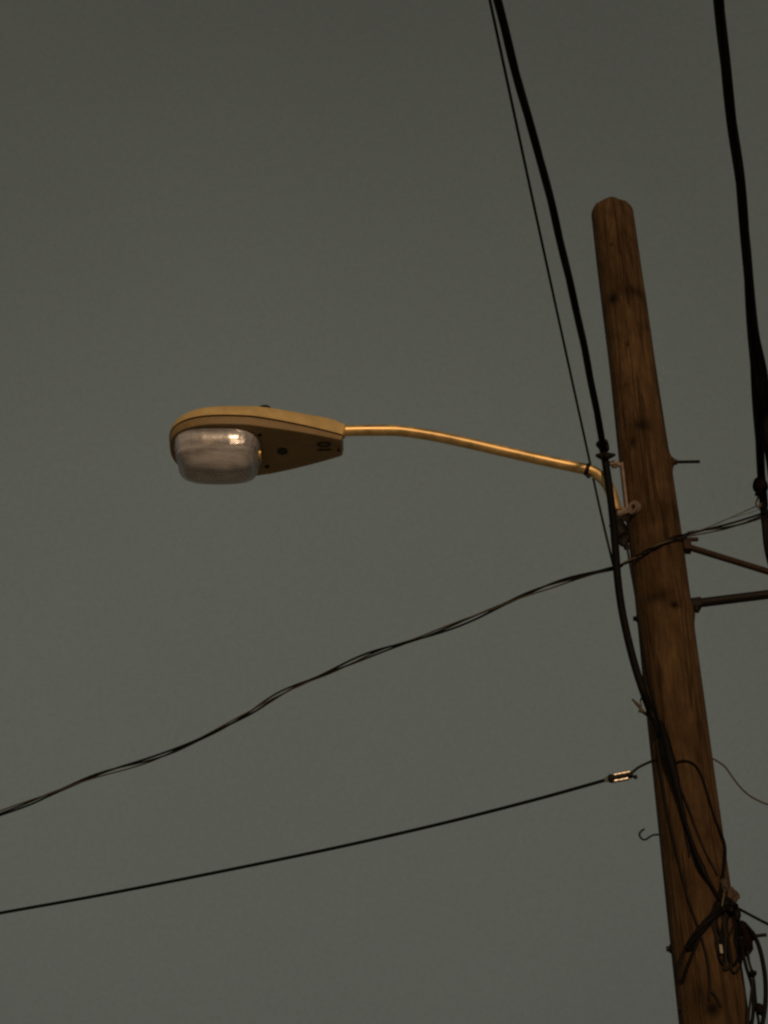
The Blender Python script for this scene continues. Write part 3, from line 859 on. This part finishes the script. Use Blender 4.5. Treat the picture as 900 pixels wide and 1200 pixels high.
GL = 'drip loops hanging beside the pole'
def loop(px, r, m, label):
    pts = [P(a, b, y) for a, b, y in px]
    return tag(MB().tube(smooth_path(pts, 8), r, 10).build('drip_loop', M[m], origin=pts[0]), label, 'cable', GL)
loop([(872, 1082, 5.31), (882, 1094, 5.29), (889, 1108, 5.28), (894, 1128, 5.28), (897, 1150, 5.28), (897, 1175, 5.28), (893.5, 1200, 5.28), (888, 1225, 5.29), (878, 1250, 5.31), (868, 1262, 5.33)], 0.0074, 'rubber', 'outermost and thickest black loop of cable low on the right')
loop([(866, 1098, 5.31), (870, 1115, 5.30), (875, 1135, 5.30), (881, 1155, 5.30), (883, 1178, 5.30), (881, 1200, 5.30), (876, 1235, 5.32)], 0.0062, 'rubber', 'inner black loop of cable nearest the lower pole')
loop([(873, 1108, 5.32), (878, 1128, 5.31), (883, 1146, 5.31), (885, 1165, 5.31), (887, 1185, 5.31), (889, 1202, 5.31), (886, 1240, 5.33)], 0.0046, 'rubber', 'thin middle cable between the two black loops, tied to them')
loop([(876, 1112, 5.30), (879, 1132, 5.29), (883.5, 1142, 5.29), (881, 1158, 5.29), (878, 1185, 5.29), (876.5, 1202, 5.30), (873, 1240, 5.32)], 0.0040, 'rubber_brown', 'thin brownish cable hanging closest to the pole behind the black loops')
def tie(c, rx, rz, label, seed):
    mb = MB(); mb.blob(c, rx, 0.014, rz, 0.5, seed, 3)
    tag(mb.build('cable_tie', M['black_box'], origin=c), label, 'cable tie', 'ties on the drip loops')
tie(P(882, 1141, 5.285), 0.012, 0.011, 'small black tie on the loops, level with the straight wire end', 31)
tie(P(891, 1183, 5.285), 0.015, 0.016, 'lower black tie joining the loops at the bottom right', 33)

# ------------------------------------------------------------------ light: dim city-lit overcast and one warm street light far behind the camera
SUN_EL, SUN_AZ = R(8.0), R(7.0)      # azimuth measured from straight behind the camera, towards the right
to_sun = Vector((math.sin(SUN_AZ) * math.cos(SUN_EL), -math.cos(SUN_AZ) * math.cos(SUN_EL), math.sin(SUN_EL)))
sl = bpy.data.lights.new('warm_street_light', 'SUN'); sl.energy = 1.25; sl.color = (1.0, 0.66, 0.38); sl.angle = R(5.0)  # sun-type lamp standing for the street light
so = bpy.data.objects.new('warm_street_light', sl); COL.objects.link(so); so.location = (0, -20, 8)
so.rotation_euler = (-to_sun).to_track_quat('-Z', 'Y').to_euler()

w = bpy.data.worlds.new('World'); S.world = w; w.use_nodes = True
g = NT(w.node_tree)
out = g.n('ShaderNodeOutputWorld')
sky = g.n('ShaderNodeTexSky', sky_type='NISHITA')
sky.sun_disc = False; sky.sun_elevation = SUN_EL; sky.sun_rotation = math.atan2(to_sun.x, to_sun.y); sky.air_density = 2.0; sky.dust_density = 6.0
tc = g.n('ShaderNodeTexCoord')
sx = g.n('ShaderNodeSeparateXYZ'); g.l(tc, 'Generated', sx, 0)
cr = g.n('ShaderNodeValToRGB')
ramp(cr, [(0.30, (0.0890, 0.0915, 0.0765)), (0.62, (0.0875, 0.0888, 0.0725)), (0.85, (0.0685, 0.0694, 0.0562))])
g.l(sx, 2, cr, 0)
nz = g.n('ShaderNodeTexNoise', i_Scale=2.2, i_Detail=5.0, i_Roughness=0.5); g.l(tc, 'Generated', nz, 'Vector')
n2 = g.n('ShaderNodeTexNoise', i_Scale=420.0, i_Detail=3.0, i_Roughness=0.7); g.l(tc, 'Generated', n2, 'Vector')
m1 = g.n('ShaderNodeMapRange', i_1=0.3, i_2=0.7, i_3=0.935, i_4=1.065); g.l(nz, 0, m1, 0)
m2 = g.n('ShaderNodeMapRange', i_1=0.2, i_2=0.8, i_3=0.925, i_4=1.075); g.l(n2, 0, m2, 0)
mm = g.n('ShaderNodeMath', operation='MULTIPLY'); g.l(m1, 0, mm, 0); g.l(m2, 0, mm, 1)
gd = ray(370, 740).normalized()
dt = g.n('ShaderNodeVectorMath', operation='DOT_PRODUCT'); dt.inputs[1].default_value = gd; g.l(tc, 'Generated', dt, 0)
mxx = g.n('ShaderNodeMapRange', interpolation_type='SMOOTHSTEP', i_1=0.925, i_2=1.0, i_3=0.86, i_4=1.03); g.l(dt, 'Value', mxx, 0)
m3 = g.n('ShaderNodeMath', operation='MULTIPLY'); g.l(mm, 0, m3, 0); g.l(mxx, 0, m3, 1)
bg = g.n('ShaderNodeBackground'); g.l(cr, 0, bg, 0); g.l(m3, 0, bg, 1)
bg2 = g.n('ShaderNodeBackground', i_1=0.0008); g.l(sky, 0, bg2, 0)
ad = g.n('ShaderNodeAddShader'); g.l(bg, 0, ad, 0); g.l(bg2, 0, ad, 1)
g.l(ad, 0, out, 0)

# ------------------------------------------------------------------ render settings
S.render.engine = 'CYCLES'
S.cycles.use_denoising = False
S.cycles.max_bounces = 8
S.cycles.transparent_max_bounces = 16
S.cycles.sample_clamp_indirect = 1.5
S.cycles.sample_clamp_direct = 12.0
S.cycles.filter_width = 2.4
S.view_settings.view_transform = 'Standard'
S.view_settings.look = 'None'
S.view_settings.exposure = 0.0
S.view_settings.gamma = 1.0
S.view_settings.use_curve_mapping = False
